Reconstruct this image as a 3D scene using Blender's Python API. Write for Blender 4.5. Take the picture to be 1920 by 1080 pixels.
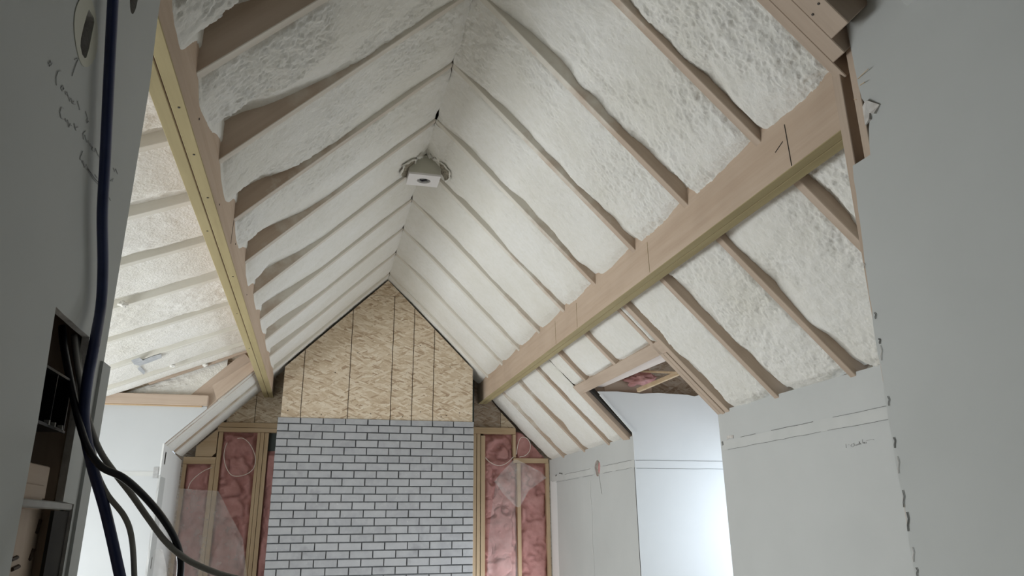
import bpy, bmesh, math, random
import numpy as np
from mathutils import Vector, Matrix
random.seed(7); rng = np.random.default_rng(11)
scene = bpy.context.scene
for o in list(bpy.data.objects): bpy.data.objects.remove(o)
COL = scene.collection

# ------------------------------------------------------------------ camera
F_PX = 1372.811
PIT, YAW, ROL = math.radians(18.009), math.radians(-14.641), math.radians(-0.582)
def _rot():
    B = np.array([[1,0,0],[0,0,-1],[0,1,0]], float)
    c, s = math.cos(YAW), math.sin(YAW); Ry = np.array([[c,0,s],[0,1,0],[-s,0,c]])
    c, s = math.cos(PIT), math.sin(PIT); Rp = np.array([[1,0,0],[0,c,s],[0,-s,c]])
    c, s = math.cos(ROL), math.sin(ROL); Rr = np.array([[c,-s,0],[s,c,0],[0,0,1]])
    return Rr @ Rp @ Ry @ B
R = _rot()
cam = bpy.data.cameras.new('camera'); cam_o = bpy.data.objects.new('camera', cam); COL.objects.link(cam_o)
cam.sensor_width = 36; cam.lens = F_PX/1920*36; cam.clip_start = .02; cam.clip_end = 100
cam_o.matrix_world = Matrix(((R[0,0],-R[1,0],-R[2,0],0),(R[0,1],-R[1,1],-R[2,1],0),(R[0,2],-R[1,2],-R[2,2],0),(0,0,0,1)))
scene.camera = cam_o
scene.cycles.max_bounces = 9; scene.cycles.diffuse_bounces = 6
# ------------------------------------------------------------------ exposure, sky, daylight at the windows
vs = scene.view_settings
vs.view_transform = 'Standard'; vs.look = 'None'; vs.exposure = 0.1; vs.gamma = 1; vs.use_curve_mapping = False
world = bpy.data.worlds.new('sky'); scene.world = world; world.use_nodes = True
world.node_tree.nodes['Background'].inputs[0].default_value = (.75,.87,1,1)
world.node_tree.nodes['Background'].inputs[1].default_value = 1.0
def daylight(name, loc, rot, sx, sy, power, col):
    l = bpy.data.lights.new(name, 'AREA'); l.shape = 'RECTANGLE'; l.size = sx; l.size_y = sy
    l.energy = power; l.color = col
    o = bpy.data.objects.new(name, l); COL.objects.link(o); o.location = loc; o.rotation_euler = rot
    return o
P2 = math.pi/2
# light enters by: the window of the left dormer, the window of the right dormer, an added, unseen low window in the right wall
daylight('window_light_dormer', (-2.86,4.15,-.55), (0,-P2,0), 1.1, 3.2, 112, (.95,.985,1))
daylight('window_light_alcove', (3.36,4.615,-.1), (0,P2,0), 1.3, 1.0, 15.5, (.78,.88,1))
daylight('added_light_low', (2.28,6.3,-1.0), (0,P2,0), .9, 1.5, 34, (.9,.95,1))  # added lamp at an unseen low window, brightens the room from below

# ------------------------------------------------------------------ geometry constants (camera eye is the origin)
XR, ZR = .56, 2.38               # ridge line of the rafter undersides, 45 degree slopes
XW, XK = 2.314, -1.195           # right wall, left knee wall
YB, YF, FL = 7.40, 7.03, -1.60   # back wall, chimney face, floor
XHL, XHR = -.44, 1.54            # passage walls
SS, SZ = .42, 1.45               # pitch of the dormer roof, its height at x=-.5
YD = 6.32                        # far cheek wall of the left dormer
YA = 5.25; YN = 3.98             # far / near side of the right alcove
RAF = [2.165+.593*k for k in range(-1, 9)]
def ray(x, y): return R.T @ np.array([(x-960)/F_PX, (y-540)/F_PX, 1.])
def onX(x, y, X): d = ray(x,y); return d*X/d[0]
def onY(x, y, Y): d = ray(x,y); return d*Y/d[1]
def onZ(x, y, Z): d = ray(x,y); return d*Z/d[2]
def onP(x, y, n, c): d = ray(x,y); return d*c/np.dot(n,d)
S2 = math.sqrt(.5)

# ------------------------------------------------------------------ noise
_perm = rng.permutation(256); _perm = np.concatenate([_perm,_perm,_perm]); _val = rng.random(256)*2-1
def vnoise(p):
    i = np.floor(p).astype(int); f = p-i; f = f*f*f*(f*(f*6-15)+10); i &= 255
    def h(a,b,c): return _val[_perm[_perm[_perm[(i[:,0]+a)&255]+((i[:,1]+b)&255)]+((i[:,2]+c)&255)]]
    fx,fy,fz = f[:,0],f[:,1],f[:,2]
    x00=h(0,0,0)*(1-fx)+h(1,0,0)*fx; x10=h(0,1,0)*(1-fx)+h(1,1,0)*fx
    x01=h(0,0,1)*(1-fx)+h(1,0,1)*fx; x11=h(0,1,1)*(1-fx)+h(1,1,1)*fx
    return (x00*(1-fy)+x10*fy)*(1-fz)+(x01*(1-fy)+x11*fy)*fz
def fbm(p, s, o=3):
    r = 0; a = 1
    for k in range(o): r = r + a*vnoise(p*s+17.3*k); s *= 2.03; a *= .5
    return r
def sstep(a, b, x): t = np.clip((x-a)/(b-a),0,1); return t*t*(3-2*t)

# ------------------------------------------------------------------ materials
MATS = {}
class NT:
    def __init__(s, name, rough=.8, spec=.3):
        s.m = bpy.data.materials.new(name); s.m.use_nodes = True; s.t = s.m.node_tree
        s.b = s.t.nodes['Principled BSDF']; s.b.inputs['Roughness'].default_value = rough
        s.b.inputs['Specular IOR Level'].default_value = spec; MATS[name] = s.m
        s.pos = s.n('ShaderNodeNewGeometry').outputs['Position']
    def n(s, t, **kw):
        x = s.t.nodes.new(t)
        for k,v in kw.items(): setattr(x,k,v)
        return x
    def l(s, a, b): s.t.links.new(a, b)
    def vm(s, op, a, b):
        x = s.n('ShaderNodeVectorMath', operation=op)
        for k,v in ((0,a),(1,b)):
            if v is None: continue
            if hasattr(v,'is_output'): s.l(v, x.inputs[k])
            else: x.inputs[k].default_value = v
        return x
    def mt(s, op, a, b=0.0, c=None):
        x = s.n('ShaderNodeMath', operation=op)
        for k,v in ((0,a),(1,b),(2,c)):
            if v is None: continue
            if hasattr(v,'is_output'): s.l(v, x.inputs[k])
            else: x.inputs[k].default_value = v
        return x.outputs[0]
    def noise(s, vec, scale, detail=3, rough=.55):
        x = s.n('ShaderNodeTexNoise'); x.inputs['Scale'].default_value = scale; x.inputs['Detail'].default_value = detail
        x.inputs['Roughness'].default_value = rough
        if vec is not None: s.l(vec, x.inputs['Vector'])
        return x.outputs['Fac']
    def ramp(s, fac, stops):
        x = s.n('ShaderNodeValToRGB'); e = x.color_ramp.elements
        while len(e) < len(stops): e.new(.5)
        for q,(p,c) in zip(e, stops): q.position = p; q.color = (*c,1)
        s.l(fac, x.inputs[0]); return x.outputs[0]
    def mix(s, fac, a, b, bt='MIX'):
        x = s.n('ShaderNodeMix', data_type='RGBA', blend_type=bt)
        for k,v in ((0,fac),(6,a),(7,b)):
            if hasattr(v,'is_output'): s.l(v, x.inputs[k])
            else: x.inputs[k].default_value = v if k==0 else (*v,1)
        return x.outputs[2]
    def bump(s, h, strength, dist):
        x = s.n('ShaderNodeBump'); x.inputs['Strength'].default_value = strength; x.inputs['Distance'].default_value = dist
        s.l(h, x.inputs['Height']); s.l(x.outputs[0], s.b.inputs['Normal'])
    def col(s, c):
        if hasattr(c,'is_output'): s.l(c, s.b.inputs['Base Color'])
        else: s.b.inputs['Base Color'].default_value = (*c,1)
        return s.m
def m_foam():
    t = NT('spray_foam',.92,.15)
    a = t.noise(t.pos, 2.2, 4); b = t.noise(t.pos, 30, 4)
    c = t.ramp(a, [(.3,(.725,.705,.645)),(.55,(.775,.76,.715)),(.75,(.80,.79,.755))])
    c = t.mix(t.mt('MULTIPLY', t.ramp(b,[(.45,(0,0,0)),(.66,(1,1,1))]), .22), c, (.64,.625,.535))
    v = t.n('ShaderNodeTexVoronoi'); v.inputs['Scale'].default_value = 75; t.l(t.pos, v.inputs['Vector'])
    h = t.mt('ADD', t.noise(t.pos, 70, 5, .72), t.mt('MULTIPLY', v.outputs['Distance'], .35))
    t.bump(h, .55, .008); return t.col(c)
def m_wood(name, d, c0, c1, c2, spray=False, rough=.75):
    t = NT(name, rough, .25)
    dv = t.n('ShaderNodeVectorMath', operation='DOT_PRODUCT'); t.l(t.pos, dv.inputs[0]); dv.inputs[1].default_value = d
    sc = t.n('ShaderNodeVectorMath', operation='SCALE'); sc.inputs[0].default_value = d
    t.l(t.mt('MULTIPLY', dv.outputs['Value'], .95), sc.inputs['Scale'])
    v = t.vm('SUBTRACT', t.pos, sc.outputs[0]).outputs[0]
    g = t.noise(v, 38, 5, .6); k = t.noise(v, 7, 2); big = t.noise(t.pos, 2.7, 2)
    c = t.ramp(g, [(.25,c0),(.5,c1),(.75,c2)])
    c = t.mix(.5, c, t.ramp(k, [(.3,c0),(.7,c2)]))
    c = t.mix(t.mt('MULTIPLY', t.ramp(big,[(.5,(0,0,0)),(.75,(1,1,1))]), .3), c, tuple(x*.8 for x in c0))
    vo = t.n('ShaderNodeTexVoronoi'); vo.inputs['Scale'].default_value = 2.6; t.l(v, vo.inputs['Vector'])
    c = t.mix(t.ramp(vo.outputs['Distance'], [(.0,(.8,.8,.8)),(.028,(0,0,0))]), c, tuple(x*.4 for x in c0))
    if spray:                                  # foam overspray whitens the timber towards ridge and back wall
        sp = t.n('ShaderNodeSeparateXYZ'); t.l(t.pos, sp.inputs[0])
        f = t.mt('ADD', t.mt('MULTIPLY', t.mt('SUBTRACT', sp.outputs[2], 1.60), 1.5), t.mt('MULTIPLY', t.mt('SUBTRACT', sp.outputs[1], 3.3), .30))
        f = t.mt('ADD', f, t.mt('MULTIPLY', t.mt('SUBTRACT', t.noise(t.pos, 9, 4), .5), 1.6))
        f = t.ramp(f, [(.0,(0,0,0)),(.6,(.93,.93,.93))])
        c = t.mix(f, c, (.70,.67,.60))
    t.bump(g, .25, .002); return t.col(c)
def m_drywall(name, c0, c1, rough=.85):
    t = NT(name, rough, .2); a = t.noise(t.pos, 1.7, 4); b = t.noise(t.pos, 300, 2)
    t.bump(b, .08, .001); return t.col(t.ramp(a, [(.3,c0),(.7,c1)]))
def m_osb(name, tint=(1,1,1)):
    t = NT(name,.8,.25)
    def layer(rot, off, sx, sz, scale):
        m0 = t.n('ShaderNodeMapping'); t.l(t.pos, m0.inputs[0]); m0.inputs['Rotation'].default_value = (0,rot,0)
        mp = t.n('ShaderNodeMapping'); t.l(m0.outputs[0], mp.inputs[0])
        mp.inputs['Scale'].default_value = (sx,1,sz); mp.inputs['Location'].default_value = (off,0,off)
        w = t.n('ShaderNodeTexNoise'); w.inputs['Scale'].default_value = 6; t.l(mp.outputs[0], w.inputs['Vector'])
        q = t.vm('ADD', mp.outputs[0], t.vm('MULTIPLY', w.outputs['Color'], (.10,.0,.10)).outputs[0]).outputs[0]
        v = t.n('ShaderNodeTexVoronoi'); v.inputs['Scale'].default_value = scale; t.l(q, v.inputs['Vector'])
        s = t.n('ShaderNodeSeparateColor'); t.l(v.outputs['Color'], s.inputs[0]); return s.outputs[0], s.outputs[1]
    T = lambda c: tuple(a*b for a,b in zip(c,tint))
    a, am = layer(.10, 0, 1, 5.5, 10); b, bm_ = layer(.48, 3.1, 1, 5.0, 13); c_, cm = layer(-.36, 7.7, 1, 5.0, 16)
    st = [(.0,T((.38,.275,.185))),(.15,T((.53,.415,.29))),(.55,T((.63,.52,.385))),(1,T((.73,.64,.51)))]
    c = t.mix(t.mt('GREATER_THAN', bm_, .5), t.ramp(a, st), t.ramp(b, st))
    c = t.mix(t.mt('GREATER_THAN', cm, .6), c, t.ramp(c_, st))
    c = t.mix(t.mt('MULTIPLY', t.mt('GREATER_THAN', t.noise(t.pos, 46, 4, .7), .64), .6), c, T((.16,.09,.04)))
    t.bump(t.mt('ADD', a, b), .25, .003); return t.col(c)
def m_brick():
    t = NT('grey_brick',.85,.25)
    oi = t.n('ShaderNodeObjectInfo').outputs['Random']
    c = t.ramp(oi, [(0,(.315,.32,.332)),(.5,(.345,.35,.362)),(1,(.38,.385,.397))])
    n1 = t.noise(t.pos, 14, 4); n2 = t.noise(t.pos, 60, 5, .7)
    c = t.mix(t.mt('MULTIPLY', t.ramp(n1, [(.35,(0,0,0)),(.7,(1,1,1))]), .6), c, (.425,.43,.44))
    c = t.mix(t.ramp(t.noise(t.pos, 33, 5, .75), [(.60,(0,0,0)),(.72,(.7,.7,.7))]), c, (.55,.555,.555))
    c = t.mix(t.ramp(t.noise(t.pos, 5, 3, .6), [(.62,(0,0,0)),(.76,(.55,.55,.55))]), c, (.20,.20,.21))
    t.bump(n2, .35, .003); return t.col(c)
def m_plain(name, c0, c1, scale=8, rough=.8, bump=.0, spec=.3, metal=0):
    t = NT(name, rough, spec); a = t.noise(t.pos, scale, 4); t.b.inputs['Metallic'].default_value = metal
    if bump: t.bump(t.noise(t.pos, scale*6, 3), bump, .003)
    return t.col(t.ramp(a, [(.3,c0),(.7,c1)]))
def m_plastic(name,a0,a1):
    t = NT(name, .16, .6); t.col((.82,.80,.78))
    a = t.noise(t.pos, 9, 3)
    t.l(t.mt('ADD', t.mt('MULTIPLY', a, a1), a0), t.b.inputs['Alpha']); t.bump(t.noise(t.pos, 16, 3), .5, .01); return t.m
def m_pink():
    t = NT('pink_insulation',.95,.1); a = t.noise(t.pos, 7, 5, .6); b = t.noise(t.pos, 45, 4, .7)
    c = t.ramp(a, [(.3,(.40,.20,.185)),(.55,(.50,.265,.25)),(.75,(.57,.33,.31))])
    t.bump(b, .6, .006); return t.col(c)
def m_glass():
    t = NT('window_glass',.02,.5); t.col((.9,.95,1)); t.b.inputs['Alpha'].default_value = .08; return t.m
D_SL, D_SR = (-S2,0,-S2), (S2,0,-S2)
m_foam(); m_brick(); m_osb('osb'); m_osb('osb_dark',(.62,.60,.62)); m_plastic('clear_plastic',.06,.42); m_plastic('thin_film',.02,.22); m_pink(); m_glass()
TAN = ((.40,.305,.23),(.50,.395,.31),(.56,.46,.375))
m_wood('rafter_left',D_SL,*TAN,spray=True); m_wood('rafter_right',D_SR,*TAN,spray=True)
m_wood('overspray',D_SL,(.50,.43,.36),(.66,.61,.54),(.72,.69,.62)); m_wood('rafter_dormer',(-.922,0,-.387),(.60,.57,.50),(.68,.66,.59),(.72,.71,.66))
m_wood('timber_x',(1,0,0),*TAN); m_wood('timber_y',(0,1,0),*TAN); m_wood('timber_z',(0,0,1),*TAN)
m_wood('timber_slope_left',D_SL,*TAN); m_wood('timber_slope_right',D_SR,*TAN)
m_wood('edge_light',(0,1,0),(.60,.50,.44),(.68,.59,.53),(.74,.66,.60))
STUD = ((.42,.295,.175),(.52,.385,.245),(.60,.47,.325))
m_wood('stud_z',(0,0,1),*STUD); m_wood('stud_x',(1,0,0),*STUD)
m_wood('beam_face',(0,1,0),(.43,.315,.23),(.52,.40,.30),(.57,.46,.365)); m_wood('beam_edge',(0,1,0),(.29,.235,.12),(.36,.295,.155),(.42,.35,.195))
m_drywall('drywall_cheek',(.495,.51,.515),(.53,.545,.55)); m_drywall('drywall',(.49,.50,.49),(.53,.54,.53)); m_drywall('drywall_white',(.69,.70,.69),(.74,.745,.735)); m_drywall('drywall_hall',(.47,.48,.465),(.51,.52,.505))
m_plain('joint_tape',(.51,.52,.505),(.56,.565,.55),6); m_plain('gap_line',(.10,.10,.095),(.22,.22,.21),40,.9); m_plain('joint_compound',(.52,.51,.43),(.58,.57,.50),6)
m_plain('mortar',(.10,.105,.11),(.15,.155,.16),30,.95,.4); m_plain('subfloor',(.34,.31,.27),(.44,.41,.37),3,.8,.1)
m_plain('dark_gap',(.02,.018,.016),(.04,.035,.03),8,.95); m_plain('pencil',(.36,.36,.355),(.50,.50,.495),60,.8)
m_plain('marker',(.045,.03,.02),(.08,.05,.03),40,.7); m_plain('cable_blue',(.016,.025,.085),(.026,.038,.12),20,.35,0,.5)
m_plain('cable_black',(.008,.009,.013),(.014,.015,.022),20,.3,0,.5); m_plain('cable_grey',(.27,.26,.24),(.33,.32,.295),20,.5)
m_plain('wire_white',(.68,.60,.54),(.75,.68,.62),20,.5); m_plain('box_black',(.006,.006,.007),(.012,.012,.013),20,.4)
m_plain('box_white',(.80,.78,.78),(.84,.83,.83),10,.6); m_plain('galvanized',(.35,.35,.35),(.5,.5,.5),30,.4,0,.5,.8)
m_plain('torn_kraft',(.10,.085,.06),(.42,.38,.30),70,.95,.6); m_plain('membrane',(.05,.065,.06),(.09,.105,.10),8,.6); m_plain('paper_torn',(.45,.42,.39),(.62,.60,.57),40,.9,.3)
m_plain('window_frame',(.75,.75,.74),(.8,.8,.79),5,.5); m_plain('paper_grey',(.38,.40,.42),(.52,.53,.54),30,.8); m_plain('nail',(.03,.025,.02),(.06,.05,.04),5,.6)

# ------------------------------------------------------------------ object helpers
WL = {}
def _link(name, me, parent, loc):
    o = bpy.data.objects.new(name, me); COL.objects.link(o)
    p = WL[parent.name] if parent else np.zeros(3)
    o.parent = parent; o.location = np.asarray(loc)-p; WL[o.name] = np.asarray(loc, float); return o
def empty(name, loc):
    o = _link(name, None, None, loc); o.empty_display_size = .1; return o
def tag(o, label=None, cat=None, group=None, kind=None):
    for k,v in (('label',label),('category',cat),('group',group),('kind',kind)):
        if v: o[k] = v
    return o
def obj(name, verts, faces, mats, parent=None, smooth=False, mi=None):
    v = np.asarray(verts, float); lo, hi = v.min(0), v.max(0); c = (lo+hi)/2; c[2] = lo[2]
    me = bpy.data.meshes.new(name)
    if isinstance(faces, np.ndarray):
        me.vertices.add(len(v)); me.vertices.foreach_set('co', (v-c).astype(np.float32).ravel())
        nf, k = faces.shape; me.loops.add(nf*k); me.loops.foreach_set('vertex_index', faces.astype(np.int32).ravel())
        me.polygons.add(nf); me.polygons.foreach_set('loop_start', np.arange(0,nf*k,k,dtype=np.int32))
        me.update(calc_edges=True)
    else: me.from_pydata([tuple(x) for x in v-c], [], faces)
    for m in ([mats] if isinstance(mats,str) else mats): me.materials.append(MATS[m])
    if smooth: me.polygons.foreach_set('use_smooth', np.ones(len(me.polygons),bool))
    if mi is not None: me.polygons.foreach_set('material_index', np.asarray(mi,np.int32))
    me.update(); return _link(name, me, parent, c)
class MB:
    def __init__(s): s.v=[]; s.f=[]; s.m=[]
    def hexa(s, p, m=0):                      # p: 4 bottom + 4 top corners
        b=len(s.v); s.v += [np.asarray(q,float) for q in p]
        s.f += [tuple(b+i for i in q) for q in ((3,2,1,0),(4,5,6,7),(0,1,5,4),(1,2,6,5),(2,3,7,6),(3,0,4,7))]; s.m += [m]*6; return s
    def box(s, x0,x1,y0,y1,z0,z1, m=0):
        return s.hexa([(x0,y0,z0),(x1,y0,z0),(x1,y1,z0),(x0,y1,z0),(x0,y0,z1),(x1,y0,z1),(x1,y1,z1),(x0,y1,z1)], m)
    def tube(s, pts, r, n=8, m=0):
        pts=[Vector(p) for p in pts]; b=len(s.v); up=Vector((.3,.2,1)).normalized()
        for i,p in enumerate(pts):
            t=(pts[min(i+1,len(pts)-1)]-pts[max(i-1,0)]).normalized(); a=t.cross(up).normalized(); c=a.cross(t)
            rr = r(i/(len(pts)-1)) if callable(r) else r
            for k in range(n):
                q=2*math.pi*k/n; s.v.append(np.array(p+a*math.cos(q)*rr+c*math.sin(q)*rr))
        for i in range(len(pts)-1):
            for k in range(n):
                s.f.append((b+i*n+k,b+i*n+(k+1)%n,b+(i+1)*n+(k+1)%n,b+(i+1)*n+k)); s.m.append(m)
        s.f.append(tuple(b+k for k in range(n))[::-1]); s.f.append(tuple(b+(len(pts)-1)*n+k for k in range(n))); s.m += [m,m]; return s
    def build(s, name, mats, parent=None, bevel=0, smooth=False):
        o = obj(name, s.v, s.f, mats, parent, smooth, s.m)
        bm=bmesh.new(); bm.from_mesh(o.data); bmesh.ops.recalc_face_normals(bm, faces=bm.faces)
        if bevel: bmesh.ops.bevel(bm, geom=list(bm.edges), offset=bevel, segments=1, affect='EDGES')
        bm.to_mesh(o.data); bm.free(); return o
def box(name, x0,x1,y0,y1,z0,z1, mats, parent=None, bevel=.002):
    return MB().box(x0,x1,y0,y1,z0,z1).build(name, mats, parent, bevel)
def spline(pts, n=10):
    p=[np.asarray(q,float) for q in pts]; p=[2*p[0]-p[1]]+p+[2*p[-1]-p[-2]]; out=[]
    for i in range(1,len(p)-2):
        for k in range(n):
            t=k/n; out.append(.5*((2*p[i])+(p[i+1]-p[i-1])*t+(2*p[i-1]-5*p[i]+4*p[i+1]-p[i+2])*t*t+(-p[i-1]+3*p[i]-3*p[i+1]+p[i+2])*t**3))
    out.append(p[-2]); return out
def slab(name, loops, to3, thick, mats, parent=None, edge_mi=0):
    """panel with cut-outs: loops of 2D points (first outer), to3 maps to the front face, thick is the vector to its back"""
    bm=bmesh.new(); fr=[]; es=[]
    for L in loops:
        vs_=[bm.verts.new(to3(*q)) for q in L]; fr.append(vs_)
        es += [bm.edges.new((vs_[i],vs_[(i+1)%len(vs_)])) for i in range(len(vs_))]
    bmesh.ops.triangle_fill(bm, use_beauty=True, use_dissolve=False, edges=es)
    ret=bmesh.ops.extrude_face_region(bm, geom=list(bm.faces))
    front=[f for f in bm.faces]
    for v in [g for g in ret['geom'] if isinstance(g,bmesh.types.BMVert)]: v.co += Vector(thick)
    bmesh.ops.recalc_face_normals(bm, faces=bm.faces)
    bm.verts.index_update(); tv=Vector(thick).normalized()
    mi=[0 if abs(f.normal.dot(tv))>.7 else edge_mi for f in bm.faces]
    V=[tuple(v.co) for v in bm.verts]; Fc=[tuple(v.index for v in f.verts) for f in bm.faces]; bm.free()
    return obj(name, V, Fc, mats, parent, False, mi)
def rect(a,b,c,d): return [(a,c),(b,c),(b,d),(a,d)]
def ragged(p0, p1, n, amp):
    out=[]
    for i in range(n):
        t=i/n; a=0 if i==0 else random.uniform(-amp,amp); dx,dy=p1[0]-p0[0],p1[1]-p0[1]; l=math.hypot(dx,dy)
        out.append((p0[0]+dx*t-dy/l*a, p0[1]+dy*t+dx/l*a))
    return out

# ================================================================== STRUCTURE
floor = box('floor', -3.0,3.5,-2.6,7.6,FL-.1,FL,'subfloor'); tag(floor,'plywood subfloor of the unfinished room','floor',kind='structure')

# ---- main ceiling: roof deck + rafters + foam
def zroof(x): return ZR-abs(x-XR)
th=.30
ceiling = empty('ceiling', (XR,4.0,ZR)); tag(ceiling,'steep vaulted ceiling of rafters with pale spray foam between them','ceiling',kind='structure')
def deck(name, xa, xb, ya, yb, off=.16, t=.03):
    m=MB(); za,zb=zroof(xa)+off*1.414,zroof(xb)+off*1.414
    m.hexa([(xa,ya,za),(xb,ya,zb),(xb,yb,zb),(xa,yb,za),(xa,ya,za+t),(xb,ya,zb+t),(xb,yb,zb+t),(xa,yb,za+t)])
    return m.build(name,'osb',ceiling)
deck('roof_deck', XR, 1.92, -2.6, 7.6); deck('roof_deck', 1.92, 2.75, -2.6, YN); deck('roof_deck', 1.92, 2.75, YA+.1, 7.6)
deck('roof_deck', -.60, XR, -2.6, 7.6); deck('roof_deck', -1.40, -.60, 6.48, 7.6)
def slope_pt(side, u, y, d=0):      # u along the slope from the ridge, d up into the rafter bay
    return np.array([XR+side*(u*S2+d*S2), y, ZR-u*S2+d*S2])
def rafter(name, side, u0, u1, y0, y1, d1=.17, mat=None, d0=0, parent=None):
    m=MB(); q=lambda u,y,d: slope_pt(side,u,y,d)
    m.hexa([q(u0,y0,d0),q(u1,y0,d0),q(u1,y1,d0),q(u0,y1,d0),q(u0,y0,d1),q(u1,y0,d1),q(u1,y1,d1),q(u0,y1,d1)])
    o=m.build(name, [mat] if mat else (['rafter_right','rafter_right'] if side>0 else ['rafter_left','overspray']), parent or ceiling, .0025)
    if not mat:
        for p in o.data.polygons: p.material_index = 1 if p.normal.dot(Vector((-side*S2,0,-S2)))>.6 else 0
    return o
UB_R, UB_L, UW = (1.555-XR)/S2, (XR+.455)/S2, (XW-XR)/S2
RW=.04
for k,y in enumerate(RAF[1:]):
    rafter('rafter',-1,.0,UB_L,y,y+RW)
    if YN+.02 < y < YA-.03:
        rafter('rafter',1,.0,(1.905-XR)/S2,y,y+RW)
    else:
        rafter('rafter',1,.0,UW+.02,y,y+RW)
# rafters beyond the beam on the left, next to the back wall, and the trimmer plies of the dormer edge
rafter('rafter',-1,UB_L+.12,(XR-XK)/S2,6.93,6.97)
for y0,y1,d in ((6.336,6.372,0),(6.376,6.412,.006),(6.50,6.54,.012)): rafter('trimmer_rafter',-1,UB_L+.12,(XR-XK)/S2-.005,y0,y1,.17,'timber_slope_left',d)

def foam(name, P, nu, nv, gap, amp, parent, seed, mat='spray_foam', rough=1.0, back=None):
    """P(u,v,d) world point for u,v in 0..1 and recess d; gap(u,v) recess"""
    u,v=np.meshgrid(np.linspace(0,1,nu),np.linspace(0,1,nv),indexing='ij'); u=u.ravel(); v=v.ravel()
    base=P(u,v,np.zeros_like(u)); q=base+seed*3.7
    lump=fbm(q,8,2)*.40+fbm(q,30,2)*.40+.42
    drip=fbm(q*np.array([1,1,1.]),3.2,2)
    mask=sstep(-.35,.5,fbm(q+9,2.6,3)); pop=rng.normal(0,1,(nu,nv))
    pop=(pop+.3*(np.roll(pop,1,0)+np.roll(pop,-1,0)))
    lump=lump*(.45+.6*mask)+pop.ravel()*.15*rough*(.2+.9*mask)
    edge=sstep(0,.06,v)*sstep(0,.06,1-v)
    d=gap(u,v,q)-amp*(lump-.45)*(.35+.65*edge)-amp*.7*drip*edge
    pts=P(u,v,np.maximum(d,-.03))
    i=np.arange(nu*nv).reshape(nu,nv)
    f=np.stack([i[:-1,:-1],i[1:,:-1],i[1:,1:],i[:-1,1:]],-1).reshape(-1,4)
    return obj(name, pts, f, mat, parent, True)
def bay_right(u0,u1,ya,yb,seed,amp,g):
    L=u1-u0
    def P(u,v,d): return np.stack([XR+(u0+u*L)*S2+d*S2, ya+(yb-ya)*v, ZR-(u0+u*L)*S2+d*S2],1)
    def gap(u,v,q):
        w=1+.8*fbm(q*np.array([1,.15,1]),3.5,3)
        far=g*np.clip(w,.1,2.2)*sstep(.80,.985,v+.10*fbm(q,5,2))
        near=.010*sstep(.06,0,v)
        ridge=sstep(.25,0,u)*(u0<.1)
        ends=.03*sstep(.93,1,u)*(1-v*.6)
        return .012-.016*np.sin(math.pi*v)+far*(1-.8*ridge)+near*(1-ridge)+ends-.012*ridge
    st=.0062 if ya<3.4 else (.009 if ya<5 else .015)
    o=foam('spray_foam',P,int(L/st),int((yb-ya)/st),gap,amp,ceiling,seed); return o
def bay_left(u0,u1,ya,yb,seed,amp,g):
    L=u1-u0
    def P(u,v,d):
        x=XR-(u0+u*L)*S2-d*S2; z=ZR-(u0+u*L)*S2+d*S2
        if u0<.1:
            f=sstep(.86,.975,u)*sstep(.92,.35,v)*sstep(-.02,.14,v)*(.75+.5*fbm(np.stack([x*0,ya+(yb-ya)*v,x*0],1),4,2))
            x=np.where(u>.9,np.maximum(x,-.462+.012*(1-sstep(.965,1,u))),x); z=z-(.035+.03*(ya<4))*f*g/.1*.9
        return np.stack([x, ya+(yb-ya)*v, z],1)
    def gap(u,v,q):
        w=1+.7*fbm(q*np.array([1,.15,1]),3.2,3)
        far=(.008+g*sstep(.30 if ya<2 else (.45 if ya<2.6 else .55),1.0,u)*np.clip(.75+.25*w,.5,1.5))*sstep(.62-.25*u,.99,v+.08*fbm(q,4,2))
        ridge=sstep(.25,0,u)*(u0<.1)
        end=-.03*sstep(.88,.97,u)*sstep(.95,.2,v)
        return .012-.014*np.sin(math.pi*v)+far+.008*sstep(.06,0,v)-.010*ridge
    st=.0062 if ya<3.4 else (.009 if ya<5 else .015)
    return foam('spray_foam',P,int(L/st),int((yb-ya)/st),gap,amp,ceiling,seed)
ys=[1.735]+RAF[1:]+[YB+.02]
for k in range(len(ys)-1):
    ya=ys[k]+(RW if k else 0); yb=ys[k+1]
    near=max(0,1-(ya-1.7)/3.2); a=.0045+.011*near; al=.0045+.0125*near
    bay_left(0,UB_L+.035,ya,yb,k+1,al,[.13,.11,.10,.09,.08,.07,.055,.03,.015,.01][k])
    bay_right(0,UB_R+.02,ya,yb,k+21,a,[.030,.028,.024,.022,.018,.014,.012,.010,.008,.006][k])
    lo=UB_R+.10
    if yb<=YN+.1: bay_right(lo,UW,ya,min(yb,3.85),k+41,a*1.1,.032)
    elif ya>YA-.2: bay_right(lo,UW,max(ya,5.445),yb,k+41,.005,.02) if yb>5.46 else None
    if YN-.2<ya<YA or YN<yb<YA+.2: bay_right(lo,(1.905-XR)/S2,max(ya,YN-.11),min(yb,YA+.19),k+61,.007,.02)
for ya,yb,s in ((6.413,6.50,71),(6.54,6.93,72),(6.97,YB+.02,73)): bay_left(UB_L+.12,(XR-XK)/S2,ya,yb,s,.003,.0)

bay_right(UB_R+.10,(1.905-XR)/S2,3.895,RAF[4],85,.006,.015)
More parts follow.
